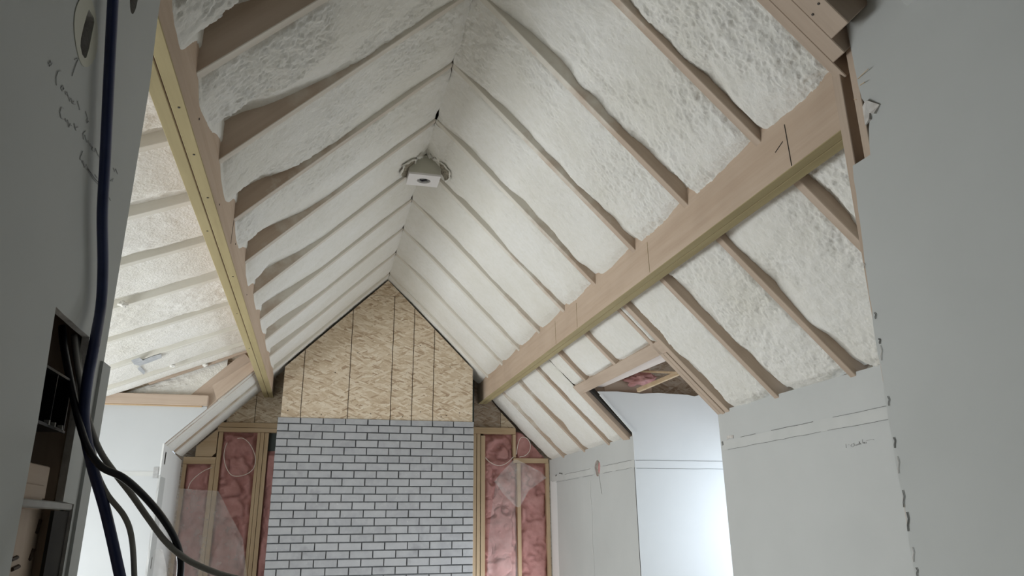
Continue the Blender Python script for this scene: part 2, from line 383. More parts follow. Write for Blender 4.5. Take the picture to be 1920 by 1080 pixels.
# ---- framing of the opening to the right alcove (in the roof slope)
uh0,uh1=(1.905-XR)/S2,(1.965-XR)/S2
rafter('dormer_header',1,uh0,uh1,YN-.09,YA+.16,.17,'timber_y')
rafter('trimmer_rafter',1,UB_R+.08,UW+.03,3.846,3.895,.17,'timber_slope_right',.0); rafter('trimmer_rafter',1,uh1,UW+.03,3.900,3.937,.17,'timber_slope_right',-.003); rafter('trimmer_rafter',1,uh1,UW+.03,3.941,YN,.17,'timber_slope_right',.002)
rafter('trimmer_rafter',1,uh0,UW+.0,5.40,5.44,.17,'timber_slope_right',.004); rafter('trimmer_rafter',1,uh1,UW,5.355,5.396,.17,'timber_slope_right',0); rafter('trimmer_rafter',1,uh1,UW,5.31,5.35,.17,'timber_slope_right',-.002); rafter('gap_shade_strip',1,uh1,UW-.01,5.266,5.308,.06,'dark_gap',.03)  # last strip is plain black, painted shade inside the gap beside the trimmers
# cavity above the alcove: joists, roof boards, a clump of insulation
eq=[onZ(x,y,1.02) for x,y in ((1106,728),(1231,659),(1249,677),(1124,729))]
MB().hexa(eq+[q_+np.array([0,0,.025]) for q_ in eq]).build('edge_board','edge_light',ceiling,.002)
box('attic_brown_board',2.12,2.52,YA+.05,YA+.07,.985,1.32,'timber_x',ceiling)
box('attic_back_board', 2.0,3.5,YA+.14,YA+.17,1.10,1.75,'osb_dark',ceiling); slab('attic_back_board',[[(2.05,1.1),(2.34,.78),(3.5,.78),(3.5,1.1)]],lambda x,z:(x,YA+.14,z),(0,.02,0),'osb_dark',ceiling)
MB().hexa([(2.05,YN-.1,1.62),(3.5,YN-.1,1.25),(3.5,YA+.14,1.25),(2.05,YA+.14,1.62),(2.05,YN-.1,1.65),(3.5,YN-.1,1.28),(3.5,YA+.14,1.28),(2.05,YA+.14,1.65)]).build('attic_roof_board','timber_x',ceiling)
box('attic_side_board', 2.0,3.5,YN-.13,YN-.1,1.0,1.75,'osb_dark',ceiling); box('attic_end_board',3.46,3.5,YN-.1,YA+.14,1.0,1.3,'osb_dark',ceiling); box('attic_ridge_side',1.98,2.01,YN-.1,YA+.14,1.12,1.7,'timber_y',ceiling)
def bar(name, a, b, w, h, mat, parent):
    a,b=np.array(a,float),np.array(b,float); t=(b-a)/np.linalg.norm(b-a); s=np.cross(t,[0,0,1.]); s/=np.linalg.norm(s); n=np.cross(s,t)
    c=lambda p,i,j: p+s*w/2*i+n*h/2*j
    return MB().hexa([c(a,-1,-1),c(b,-1,-1),c(b,1,-1),c(a,1,-1),c(a,-1,1),c(b,-1,1),c(b,1,1),c(a,1,1)]).build(name,mat,parent,.002)
bar('ceiling_joist', onY(1196,732,5.22), onY(1290,692,4.75), .028,.03,'stud_x',ceiling)
bar('ceiling_joist', onY(1200,696,5.2), onY(1272,699,4.6), .024,.016,'stud_x',ceiling)
def blob(name, c, r, mat, parent, seed, amp=.35, n=(28,18)):
    th_,ph=np.meshgrid(np.linspace(0,2*math.pi,n[0]),np.linspace(0.02,math.pi-.02,n[1]),indexing='ij'); th_=th_.ravel(); ph=ph.ravel()
    d=np.stack([np.cos(th_)*np.sin(ph),np.sin(th_)*np.sin(ph),np.cos(ph)],1); q=d*1.0+seed
    k=1+amp*fbm(q,2.2,4); P=np.asarray(c)+d*np.asarray(r)*k[:,None]
    P[-n[1]:]=P[:n[1]]
    i=np.arange(n[0]*n[1]).reshape(n); f=np.stack([i[:-1,:-1],i[1:,:-1],i[1:,1:],i[:-1,1:]],-1).reshape(-1,4)
    return obj(name,P,f,mat,parent,True)
blob('insulation_clump', onY(1203,711,5.24), (.105,.045,.05),'pink_insulation',ceiling,3.3,.6)

# ---- boards at the near end of the right slope (end of the vault)
rafter('end_rafter',1,0,UB_R+.02,1.700,1.737,.17,'timber_slope_right',0)
rafter('end_rafter',1,0,1.365,1.640,1.697,.17,'timber_slope_right',-.004)
eb=rafter('end_board',1,.0,1.305,1.536,1.616,.14,'timber_slope_right',-.035)
for u,y in ((1.05,1.575),(1.20,1.56),(1.21,1.60),(.8,1.58)):
    c=slope_pt(1,u,y,-.0355); MB().tube([c,c+np.array([S2,0,S2])*-.002],.004,8).build('nail','nail',eb)
# hall roof behind
for s in (-1,1): rafter('hall_ceiling_panel',s,0,2.2,-2.6,1.40,.012,'drywall_hall',-.0)

# ---- left dormer ceiling
cl = empty('ceiling_left',(-1.6,4,1.0)); tag(cl,'bright low-pitched dormer ceiling of foamed rafters left of the double beam','ceiling',kind='structure')
def zs(x): return SZ+SS*(x+.5)
nS=np.array([SS,0,-1.])/math.hypot(SS,1)        # into the room
def sp(x,y,d=0): return np.array([x,y,zs(x)])-nS*d
def drafter(name, x0,x1,y0,y1,mat='rafter_dormer',d0=0,d1=.16):
    return MB().hexa([sp(x1,y0,d0),sp(x0,y0,d0),sp(x0,y1,d0),sp(x1,y1,d0),sp(x1,y0,d1),sp(x0,y0,d1),sp(x0,y1,d1),sp(x1,y1,d1)]).build(name,mat,cl,.0025)
DR=[2.15,2.70,3.25,3.76,4.34,4.91,5.515,6.03]
for y in DR: drafter('rafter',-.56,-2.88,y,y+.04)
drafter('end_rafter',-.62,-1.34,6.28,6.32,'timber_x',-.004)
MB().hexa([(-3,1.6,zs(-3)+.19),(-.5,1.6,zs(-.5)+.19),(-.5,6.6,zs(-.5)+.19),(-3,6.6,zs(-3)+.19),(-3,1.6,zs(-3)+.22),(-.5,1.6,zs(-.5)+.22),(-.5,6.6,zs(-.5)+.22),(-3,6.6,zs(-3)+.22)]).build('roof_deck','osb',cl)
dy=[1.66]+DR+[6.30]
for k in range(len(dy)-1):
    ya=dy[k]+(.04 if k else 0); yb=dy[k+1]
    def P(u,v,d,ya=ya,yb=yb):
        x=-.55-2.33*u; return np.stack([x-nS[0]*d, ya+(yb-ya)*v, zs(x)-nS[2]*d],1)
    def gap(u,v,q,k=k):
        w=1+.8*fbm(q*np.array([1,.15,1]),2.6,3)
        return .010-.012*np.sin(math.pi*v)+(.012+.022*np.clip(w,0,2))*sstep(.80,.99,v+.08*fbm(q,4,2))
    st=.012
    foam('spray_foam',P,int(2.5/st),max(8,int((yb-ya)/st)),gap,.007 if k<6 else .004,cl,90+k)
# duct-tape like torn vapour patch and lumps on the foam
for px,c in (((385,684)),(0,)),(((323,685)),(0,)),(((231,570)),(0,)):
    p=onP(px[0],px[1],np.array([-SS,0,1.]),SZ+SS*.5); blob('foam_lump',p,(.022,.02,.016),'spray_foam',cl,px[0]*.01,.5,(16,10))

pn=np.array([-SS,0,1.]); pc=SZ+SS*.5-.008
for poly in ([(246,676),(262,671),(268,676),(285,669),(302,664),(303,671),(280,680),(262,686),(252,684)],[(262,686),(272,697),(270,703),(258,692)]):
    slab('torn_tape',[poly],lambda x,y: tuple(onP(x,y,pn,pc)),(0,0,.003),'paper_grey',cl)
# ---- walls
def wallY(x,y): return None
wr = empty('wall_right',(XW,4.2,FL)); tag(wr,'grey drywall side wall with taped seam under the right roof slope','wall',kind='structure')
TZ0,TZ1=.412,.467
def wx(X): return lambda y,z: (X,y,z)
ELZ=.645
hole=[(6.03+.062*math.cos(a)*(1+.12*math.sin(3*a)), .462+.068*math.sin(a)) for a in np.linspace(0,2*math.pi,25)[:-1]]
low2=rect(5.55,7.05,-1.45,-.55); low1=rect(2.15,3.65,-1.45,-.55)
TH=(.013,0,0)
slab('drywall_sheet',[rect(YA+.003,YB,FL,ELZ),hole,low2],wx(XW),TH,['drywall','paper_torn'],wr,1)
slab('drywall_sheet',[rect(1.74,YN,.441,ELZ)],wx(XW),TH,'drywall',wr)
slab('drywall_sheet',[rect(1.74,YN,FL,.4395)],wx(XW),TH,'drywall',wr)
def tape(ya,yb,z0,z1,X,name='joint_tape',par=None,n=40,slope=0):
    top=[(yb+(ya-yb)*i/n, z1+random.uniform(-.0022,.0022)+slope*(1-i/n)) for i in range(n+1)]
    bot=[(ya+(yb-ya)*i/n, z0+random.uniform(-.0015,.0015)+slope*i/n) for i in range(n+1)]
    return slab(name,[bot+top],wx(X),(.002,0,0),'joint_tape',par)
tape(1.76,3.955,TZ0,TZ1,XW-.0025,par=wr); tape(6.10,7.33,TZ0+.008,TZ1+.012,XW-.0025,par=wr); tape(YA,5.965,TZ0,TZ1,XW-.0025,par=wr)
def streak(pts, w, mat, par, name, nrm, lift=.0015):
    """flat hand-drawn line made of thin raised quads on a wall"""
    m=MB(); n=np.asarray(nrm,float); pts=[np.asarray(p,float)+n*lift for p in pts]
    for a,b in zip(pts[:-1],pts[1:]):
        t=b-a; L=np.linalg.norm(t)
        if L<1e-5: continue
        s=np.cross(t/L,n)*w/2; h=n*.0006
        m.hexa([a-s-h,b-s-h,b+s-h,a+s-h,a-s+h,b-s+h,b+s+h,a+s+h])
    return m.build(name,mat,par)
NXm=(-1,0,0)
for segs,z,w in (([(1.8,2.95),(3.1,3.45),(3.6,3.75)],TZ1,.0035),([(1.8,3.0),(3.05,3.9)],TZ0,.003),([(5.3,5.9),(6.2,6.9)],TZ1+.002,.003),([(5.3,5.62),(5.7,5.9),(6.15,6.4),(6.5,7.2)],TZ0,.003)):
    for a,b in segs:
        n=max(3,int((b-a)/.06)); streak([(XW-.004,a+(b-a)*i/n,z+random.uniform(-.002,.002)) for i in range(n+1)],w*random.uniform(.45,.8),'gap_line',wr,'tape_gap',NXm,0)
streak([(XW,3.83,.478),(XW,3.87,.482),(XW,3.90,.480)],.018,'paper_torn',wr,'torn_paper',NXm,.003); streak([(XW,3.945,.455),(XW,3.96,.452)],.022,'gap_line',wr,'torn_paper',NXm,.003)
streak([(XW,6.98,.478),(XW,7.03,.486),(XW,7.08,.490)],.012,'gap_line',wr,'torn_paper',NXm,.004); streak([(XW,7.16,.478),(XW,7.2,.474)],.014,'gap_line',wr,'torn_paper',NXm,.004)
slab('corner_bead',[rect(7.17,7.37,FL,.43)],wx(XW-.002),(.0018,0,0),'drywall_white',wr)
# foam fillet line where slope meets wall top, stub ends of rafters are covered
streak([(XW-.001,6.22+.01*math.sin(i),.37-.06*i) for i in range(14)],.006,'drywall_white',wr,'plaster_drip',NXm)
streak([(XW-.001,6.0,.40),(XW-.001,5.99,.36),(XW-.001,5.97,.30),(XW-.001,5.955,.25)],.004,'pencil',wr,'pencil_mark',NXm)
blob('insulation_in_hole',(XW+.035,6.03,.455),(.02,.06,.065),'pink_insulation',wr,5.2,.3)
MB().box(XW+.02,XW+.13,5.98,6.0,.30,.62).build('stud','stud_z',wr)
# writing on the right wall: 1 - Chandelier
def write(strokes, px, plane, w, par, nrm, mat='pencil', name='pencil_writing'):
    m=MB(); n=np.asarray(nrm,float)
    for s in strokes:
        pts=[plane(*px(*q))+n*.0012 for q in s]
        for a,b in zip(pts[:-1],pts[1:]):
            t=b-a; L=np.linalg.norm(t)
            if L<1e-6: continue
            sd=np.cross(t/L,n)*w/2; h=n*.0005
            m.hexa([a-sd-h,b-sd-h,b+sd-h,a+sd-h,a-sd+h,b-sd+h,b+sd+h,a+sd+h])
    return m.build(name,mat,par)
ch=[[(385,300),(410,480)],[(460,350),(535,318)],[(720,290),(660,300),(615,350),(625,410),(690,425),(735,400)],[(745,250),(765,390),(770,350),(800,330),(820,375)],[(880,330),(845,335),(850,370),(890,355),(885,325),(905,350)],[(915,350),(920,310),(945,300),(955,335)],[(1000,280),(965,290),(975,330),(1010,320),(990,190),(1020,320)],[(1030,300),(1060,280),(1045,260),(1030,300),(1080,310)],[(1125,90),(1140,190),(1150,280)],[(1180,210),(1190,280)],[(1215,255),(1250,235),(1235,215),(1220,260),(1260,285)],[(1300,210),(1310,270)],[(1305,150),(1400,125),(1500,100),(1650,105)]]
write(ch, lambda x,y:(1570+x/24,820+y/24), lambda x,y:onX(x,y,XW), .0026, wr, NXm)

# alcove of the right dormer
wa = empty('wall_alcove',(2.9,YA,FL)); tag(wa,'bright white drywall side of the dormer alcove in the right wall','wall',kind='structure')
wyf=lambda Y: (lambda x,z:(x,Y,z))
AT=.978
pa=[(XW,FL),(3.45,FL),(3.45,AT+.005),(2.92,AT+.004),(2.86,AT-.012),(2.80,AT-.002),(2.55,AT+.004),(2.40,AT-.006),(2.2,AT+.004),(2.045,AT-.002),(2.115,AT-.075),(XW-.001,.672),(XW,.645)]
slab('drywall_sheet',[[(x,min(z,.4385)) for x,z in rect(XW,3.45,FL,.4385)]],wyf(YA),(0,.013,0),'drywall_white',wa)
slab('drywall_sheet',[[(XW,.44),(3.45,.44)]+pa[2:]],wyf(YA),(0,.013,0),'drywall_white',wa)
slab('joint_tape',[rect(XW,3.45,.405,.463)],wyf(YA-.002),(0,.0018,0),'drywall_white',wa)
for z in (.405,.463): streak([(XW+.01+i*.12,YA-.003,z+random.uniform(-.0015,.0015)) for i in range(10)],.002,'gap_line',wa,'tape_gap',(0,-1,0),0)
slab('drywall_sheet',[rect(XW+.014,3.45,FL,AT)],wyf(YN),(0,-.013,0),'drywall_white',wa)
bar('bead_strip',(2.062,YA-.006,.955),(XW+.004,YA-.006,.672),.012,.02,'drywall_white',wa)
slab('drywall_sheet',[rect(YN,YA,FL,AT),rect(YN+.12,YA-.12,-.78,.6)],wx(3.40),(.02,0,0),'drywall_white',wa)
def window(name, X, y0,y1,z0,z1, s, n=1):
    m=MB(); w=.05
    m.box(X,X+s*.06,y0,y0+w,z0,z1).box(X,X+s*.06,y1-w,y1,z0,z1).box(X,X+s*.06,y0+w,y1-w,z0,z0+w).box(X,X+s*.06,y0+w,y1-w,z1-w,z1)
    for i in range(1,n): c=y0+(y1-y0)*i/n; m.box(X,X+s*.06,c-w/2,c+w/2,z0+w,z1-w)
    o=m.build(name,'window_frame'); tag(o,None,None,None,'structure')
    box('pane',X+s*.04 if s>0 else X-.045,X+s*.045 if s>0 else X-.04,y0+w,y1-w,z0+w,z1-w,'window_glass',o,0); return o
tag(window('window_1',3.405,YN+.12,YA-.12,-.78,.6,1),'daylit window at the end of the right alcove','window')
tag(window('added_window',2.32,5.55,7.05,-1.45,-.55,1,2),'added unseen low window in the right wall near the chimney, for extra light','window')

# left dormer walls
wl = empty('wall_left',(-1.5,YD,FL)); tag(wl,'white drywall cheek wall and knee wall of the left dormer','wall',kind='structure')
slab('drywall_sheet',[rect(-2.9,XK+.022,FL,.401)],wyf(YD),(0,.013,0),'drywall_cheek',wl)
slab('drywall_sheet',[[(-2.9,.4025),(XK+.022,.4025),(XK+.022,.642),(-.895,.918),(-.895,.938),(-2.9,.93)]],wyf(YD),(0,.013,0),'drywall_cheek',wl)
slab('joint_tape',[rect(-2.9,XK-.01,.392,.428)],wyf(YD-.002),(0,.0018,0),'joint_tape',wl)
slab('corner_tape',[rect(XK-.03,XK+.005,.377,.46)],wyf(YD-.004),(0,.002,0),'galvanized',wl)
pl=box('top_plate',-1.69,-.888,YD-.035,YD+.05,.94,1.024,'timber_x',wl,.004)
box('plate_edge',-2.5,-.93,YD-.022,YD+.02,.930,.940,'stud_x',wl)
# foamed triangle between plate and dormer roof
def Pt(u,v,d):
    x=-1.75+.97*u; z0=1.024; z1=np.maximum(zs(x)+.01,z0+.002); return np.stack([x, YD+.02+d, z0-.03+(z1-z0+.03)*v],1)
foam('spray_foam',Pt,90,34,lambda u,v,q:.01-.015*np.sin(math.pi*v),.012,wl,140)
slab('cheek_backing',[[(-2.9,.9),(-.88,1.0),(-.52,1.36),(-.52,1.5),(-2.9,1.5)]],wyf(YD+.06),(0,.02,0),'osb',wl)
# lone side board of the dormer edge
def sb(x,z): return (x,6.27,z)
slab('edge_board',[[(-.865,1.10),(-.822,.985),(-.548,1.252),(-.548,1.345)]],sb,(0,.034,0),'timber_slope_left',wl)
kx=lambda o: (lambda y,z:(XK+.022-.035*(y-YD)/(YB-YD)+o,y,z))
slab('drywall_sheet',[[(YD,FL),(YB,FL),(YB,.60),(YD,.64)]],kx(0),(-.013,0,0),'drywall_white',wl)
slab('corner_bead',[rect(YD-.004,YD+.25,FL,.392)],kx(.003),(-.0018,0,0),'drywall',wl)
for z0,z1 in ((.49,.585),(-.28,-.20)): slab('gap',[rect(YD+.10,YD+.13,z0,z1)],kx(.004),(-.001,0,0),'dark_gap',wl)
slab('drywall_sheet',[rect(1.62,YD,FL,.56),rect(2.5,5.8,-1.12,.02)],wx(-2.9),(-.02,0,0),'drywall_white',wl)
tag(window('window_4',-2.905,2.5,5.8,-1.12,.02,-1,3),'wide window of the left dormer','window')

# ---- back wall: sheathing, studs, plates, insulation
wb = empty('wall_back',(XR,YB,FL)); tag(wb,'open stud back wall with pink insulation beside the brick chimney','wall',kind='structure')
sheath=lambda pts,name,mat: slab(name,[pts],wyf(YB+.015),(0,.012,0),mat,wb)
sheath([(-.86,.955),(-.615,.955),(-.615,1.255),(-.86,.985)],'sheathing_panel','osb'); sheath([(-.61,.955),(-.33,.955),(-.33,1.6),(-.61,1.25)],'sheathing_panel','osb')
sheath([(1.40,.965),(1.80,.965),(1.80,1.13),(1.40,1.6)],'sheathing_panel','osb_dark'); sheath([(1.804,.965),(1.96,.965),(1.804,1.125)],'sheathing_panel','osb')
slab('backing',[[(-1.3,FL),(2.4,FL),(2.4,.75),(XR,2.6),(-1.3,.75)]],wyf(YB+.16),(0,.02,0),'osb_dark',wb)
box('top_plate',-.93,-.36,YB-.012,YB+.13,.868,.908,'stud_x',wb); box('top_plate',-.93,-.36,YB-.010,YB+.13,.911,.955,'stud_x',wb)
box('lower_plate',XK+.0,-.918,YB-.005,YB+.13,.572,.633,'stud_x',wb)
slab('blocking_panel',[[(-1.10,.637),(-.96,.637),(-.925,.675),(-.925,.90),(-1.10,.73)]],wyf(YB+.01),(0,.02,0),'stud_x',wb)
box('stud',-.916,-.878,YB,YB+.13,FL,.866,'stud_z',wb); box('stud',-.957,-.919,YB+.002,YB+.13,FL,.57,'stud_z',wb)
for x0,x1,dy_ in ((-.572,-.545,.0),(-.542,-.508,-.006),(-.505,-.468,-.002)): box('stud',x0,x1,YB+dy_,YB+.13,FL,.866,'stud_z',wb)
box('stud',XK,XK+.03,YB,YB+.13,FL,.57,'stud_z',wb)
box('top_plate',1.43,1.955,YB-.012,YB+.13,.90,.963,'stud_x',wb)
for x0,x1,dy_ in ((1.50,1.545,.0),(1.549,1.585,-.004),(1.588,1.632,-.012)): box('stud',x0,x1,YB+dy_,YB+.13,FL,.898 if x0<1.58 else .88,'stud_z',wb)
box('stud',1.928,1.958,YB,YB+.13,.665,.898,'stud_z',wb); box('stud',1.968,2.005,YB,YB+.13,FL,.61,'stud_z',wb)
box('lower_plate',1.93,2.30,YB-.005,YB+.13,.613,.660,'stud_x',wb); box('stud',2.275,2.305,YB-.004,YB+.13,FL,.612,'stud_z',wb)
def batt(x0,x1,z0,z1,seed,amp=.03,topcut=None):
    st=.0125; nu=max(6,int((x1-x0)/st)); nv=int((z1-z0)/st)
    u,v=np.meshgrid(np.linspace(0,1,nu),np.linspace(0,1,nv),indexing='ij'); u=u.ravel(); v=v.ravel()
    x=x0+(x1-x0)*u; z=z0+(z1-z0)*v
    if topcut is not None: z=np.minimum(z, topcut-np.abs(x-XR))
    q=np.stack([x,np.full_like(x,seed),z],1)
    fold=sstep(0,.35,np.abs(fbm(q,5.5,3))); e=sstep(0,.10,u)*sstep(0,.10,1-u)*sstep(0,.03,1-v)
    y=YB+.055-amp*.7*e-amp*.9*(fold-.6)*(.4+.6*e)-.010*fbm(q,14,3)
    i=np.arange(nu*nv).reshape(nu,nv); f=np.stack([i[:-1,:-1],i[:-1,1:],i[1:,1:],i[1:,:-1]],-1).reshape(-1,4)
    return obj('insulation_batt',np.stack([x,y,z],1),f[:,::-1].copy(),'pink_insulation',wb,True)
batt(XK+.03,-.957,-1.0,.572,31,.035); batt(-.878,-.572,-1.0,.868,32,.05); batt(-.468,-.36,-1.0,.74,33,.03)
batt(1.632,1.93,-1.0,.90,34,.045); batt(1.632,1.968,-1.0,.62,37,.04); batt(2.005,2.275,-1.0,.613,35,.03); batt(1.958,2.27,.66,.93,36,.03,ZR-.0)
slab('membrane_strip',[rect(-.468,-.37,.70,.868)],wyf(YB+.05),(0,.005,0),'membrane',wb)
slab('membrane_strip',[rect(1.43,1.50,FL,.90)],wyf(YB+.05),(0,.005,0),'stud_z',wb)
slab('membrane_strip',[rect(1.40,1.52,.965,1.45)],wyf(YB+.008),(0,.005,0),'membrane',wb)

# ---- passage walls beside the camera
wh = empty('wall_passage_left',(XHL,0,FL)); tag(wh,'shaded grey passage wall with cut-outs, cables and pencil notes','wall',kind='structure')
LX=lambda x,y: tuple(onX(x,y,XHL)[1:])
big=[LX(*q) for q in ((105,575),(120,590),(135,603),(150,617),(168,632))]
b_r=[(1.530,.25),(1.532,.05),(1.60,.047),(1.60,-.5)]
b_l=[(1.34,-.5),(1.338,.05),(1.337,.17),(1.33,.26)]
bigl=big+b_r+b_l
small=[LX(*q) for q in ((165,17),(174,33),(175,42),(172,56),(165,92),(160,108),(157,109),(152,101),(149,86),(150,72),(155,50),(161,28))]
ov=LX(250,0)
oval=[(1.425+.028*math.cos(a),1.075+.052*math.sin(a)) for a in np.linspace(0,2*math.pi,29)[:-1]]
WT=zroof(XHL)+.0
outer=[(-2.6,FL),(1.64,FL),(1.64,.98),(1.636,1.02),(1.63,1.05),(1.615,1.15),(1.605,WT),(-2.6,WT)]
slab('drywall_sheet',[outer,bigl[::-1],small,oval],wx(XHL),(-.013,0,0),['drywall_hall','paper_torn'],wh,1)
box('wall_end_post',XHL-.10,XHL-.014,1.595,1.635,FL,1.19,'timber_z',wh)
box('passage_header',XHL-.10,XHL-.014,-.5,1.60,1.20,1.24,'timber_y',wh)
slab('wall_end_face',[rect(XHL-.115,XHL-.013,FL,1.195)],lambda x,z:(x,1.645,z),(0,-.008,0),'drywall_hall',wh)
slab('corner_bead',[rect(1.615,1.672,FL,.325)],wx(XHL+.006),(-.006,0,0),'drywall_hall',wh)
slab('back_sheet',[rect(-2.6,1.64,FL,WT-.1)],wx(XHL-.128),(-.013,0,0),'drywall_hall',wh)
box('stud',XHL-.10,XHL-.014,1.535,1.575,FL,1.19,'timber_z',wh); box('stud',XHL-.115,XHL-.016,1.27,1.33,FL,1.19,'timber_z',wh)
box('stud_block',XHL-.11,XHL-.016,1.33,1.475,.035,.075,'timber_y',wh); box('backing_board',XHL-.045,XHL-.03,1.335,1.535,-.6,.046,'timber_z',wh)
box('stud_block',XHL-.08,XHL-.02,1.33,1.50,.052,.108,'timber_y',wh); box('edge_strip',XHL-.02,XHL-.002,1.335,1.60,.036,.049,'cable_grey',wh); box('stud_shade_strip',XHL-.012,XHL-.006,1.515,1.60,-.7,.034,'dark_gap',wh,0)  # last strip paints the shade of the dark gap over the stud
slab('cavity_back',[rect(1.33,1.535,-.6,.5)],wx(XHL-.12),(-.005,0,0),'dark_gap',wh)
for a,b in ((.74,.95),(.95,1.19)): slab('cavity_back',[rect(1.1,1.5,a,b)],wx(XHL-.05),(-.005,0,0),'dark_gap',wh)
streaks=[((75,975),(68,1000)),((62,1030),(55,1050)),((20,1050),(32,1045)),((22,1068),(35,1062))]
# compound ring around the small cut-out
rg=[LX(160+22*math.cos(a)*(1+.1*math.sin(2*a)),58+68*math.sin(a)) for a in np.linspace(0,2*math.pi,37)[:-1]]
slab('joint_compound',[rg,small],wx(XHL+.0015),(-.0012,0,0),'joint_compound',wh)
nx=(1,0,0); pxm=lambda x,y:(60+x/3.378,80+y/3.375)
notes=[[(110,110),(118,140),(98,128),(125,128),(105,150)],[(265,108),(290,100),(270,150),(250,210)],
 [(180,180),(160,185),(148,220),(150,270)],[(190,270),(180,285),(188,305),(198,290),(190,270)],[(207,305),(212,330),(218,312),(228,350)],[(232,345),(236,370),(245,352),(252,385),(258,370)],[(262,370),(256,385),(270,390)],[(285,370),(298,425)],[(335,435),(350,480)],[(340,485),(345,508),(354,500),(345,480)],
 [(195,415),(180,412),(172,440),(180,475),(198,485)],[(205,480),(215,500),(222,490),(230,535),(238,512),(245,525)],[(262,510),(275,555)],[(268,540),(290,535)],
 [(335,560),(320,575),(322,612)],[(330,585),(345,630),(352,620),(365,655)],[(365,640),(380,660),(375,675),(395,690),(400,670),(410,700),(424,725)],[(485,740),(492,790)],[(512,792),(520,815),(528,800),(540,832)],[(495,875),(512,862),(505,878)],
 [(318,685),(300,735),(318,750)],[(318,750),(330,790),(340,770),(352,810),(345,795),(372,832),(365,820),(390,858)],[(390,858),(410,880),(435,915)],[(395,835),(410,855)],[(475,960),(495,1000)]]
write(notes,pxm,lambda x,y:onX(x,y,XHL),.0014,wh,nx)
write([[(315,750),(350,800),(385,855),(435,912)]],pxm,lambda x,y:onX(x,y,XHL),.004,wh,nx)
scr=MB()
for (a,b) in streaks:
    p,q=onX(*a,XHL-.029),onX(*b,XHL-.029); scr.tube([p,q],.0035,6)
scr.build('bark_mark','marker',wh)
blob('stain',onX(78,985,XHL-.031),(.003,.006,.012),'marker',wh,2.0,.3,(12,8))

wg = empty('wall_passage_right',(XHR,0,FL)); tag(wg,'plain grey passage wall with a ragged cut edge on the right','wall',kind='structure')
edge=[(1.732,FL)]+ragged((1.732,-.5),(1.735,.50),26,.004)+ragged((1.735,.50),(1.708,1.05),12,.003)
edge+= [(1.708,1.05),(1.630,1.048)]+ragged((1.630,1.05),(1.618,1.13),4,.002)+[(1.618,1.13),(1.606,1.16),(1.612,1.21),(1.625,1.24)]+ragged((1.625,1.25),(1.632,1.40),6,.002)+[(1.632,1.45),(1.634,1.60)]
slab('drywall_sheet',[edge+[(-2.6,1.60),(-2.6,FL)]],wx(XHR),(.013,0,0),['drywall_hall','paper_torn'],wg,1)
slab('back_sheet',[rect(-2.6,1.70,FL,1.2)],wx(XHR+.128),(.013,0,0),'drywall_hall',wg)
for y0,y1,x in ((1.712,1.750,.014),(1.640,1.672,.014)): box('stud',XHR+x,XHR+.10,y0,y1,FL,1.62 if y0>1.7 else 1.46,'timber_z',wg)
box('stud_gap_back',XHR+.09,XHR+.10,1.672,1.712,FL,1.5,'timber_z',wg)
# torn paper flake and splinters
fl=[onX(x,y,XHR-.004) for x,y in ((1617,200),(1626,188),(1649,196),(1641,213),(1630,212),(1632,224),(1622,235))]
m=MB(); b0=len(m.v); m.v+= [p+np.array([-.006*(i%2),0,0]) for i,p in enumerate(fl)]+[p+np.array([.004,0,0]) for p in fl]; nfl=len(fl)
m.f+= [tuple(range(nfl)),tuple(range(nfl,2*nfl))[::-1]]+[(i,(i+1)%nfl,nfl+(i+1)%nfl,nfl+i) for i in range(nfl)]; m.m+=[0]*(nfl+2); m.build('torn_paper','paper_torn',wg)
for a,b in (((1608,148),(1628,129)),((1612,160),(1621,154)),((1601,186),(1606,187))): MB().tube([onX(*a,XHR-.002),onX(*b,XHR-.012)],.0012,5).build('splinter','stud_z',wg)

for i,(px,py,h) in enumerate(((1620,498,5),(1641,592,6),(1649,640,5),(1652,662,14),(1666,752,9),(1677,830,10),(1684,872,16),(1694,935,16),(1702,978,18),(1712,1040,14),(1719,1072,8))):
    p=[onX(px-1.5,py-h,XHR-.002),onX(px+1.5,py-h*.3,XHR-.002),onX(px,py+h*.4,XHR-.002),onX(px+1,py+h,XHR-.002)]
    streak(p,.0016+.0008*(i%3),'gap_line' if i%3 else 'paper_torn',wg,'torn_paper',NXm,.001)
# closing walls outside the view
wf=empty('wall_front',(0,1.6,FL)); tag(wf,'drywall end walls closing the room around the passage','wall',kind='structure')
slab('drywall_sheet',[rect(-2.95,XHL-.14,FL,1.35)],wyf(1.63),(0,-.013,0),'drywall',wf); slab('drywall_sheet',[rect(XHR+.142,XW+.1,FL,1.25)],wyf(1.73),(0,-.013,0),'drywall',wf)
slab('drywall_sheet',[rect(XHL-.2,XHR+.2,FL,2.7)],wyf(-2.55),(0,-.013,0),'drywall_hall',wf)

# ================================================================== THINGS
# beams
PLY={}
def beam(x0,x1,label,y0,seam,fx):
    b=empty('support_beam',((x0+x1)/2,(y0+YB)/2,1.2)); tag(b,label,'beam')
    n=2; w=(x1-x0-seam)/n
    for i in range(n):
        a=x0+i*(w+seam); m=MB().box(a,a+w,y0,YB-.0,1.2,1.52)
        o=m.build('beam_ply',['beam_face','beam_edge'],b,.002)
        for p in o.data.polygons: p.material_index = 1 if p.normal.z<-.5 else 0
        PLY.setdefault(x0,[]).append(o)
    return b
bl=beam(-.545,-.455,'double-ply yellowish timber beam on the left, with a dark seam along its underside',1.56,.004,1)
br=beam(1.555,1.645,'tan timber beam crossing the right roof slope',1.72,.002,-1)
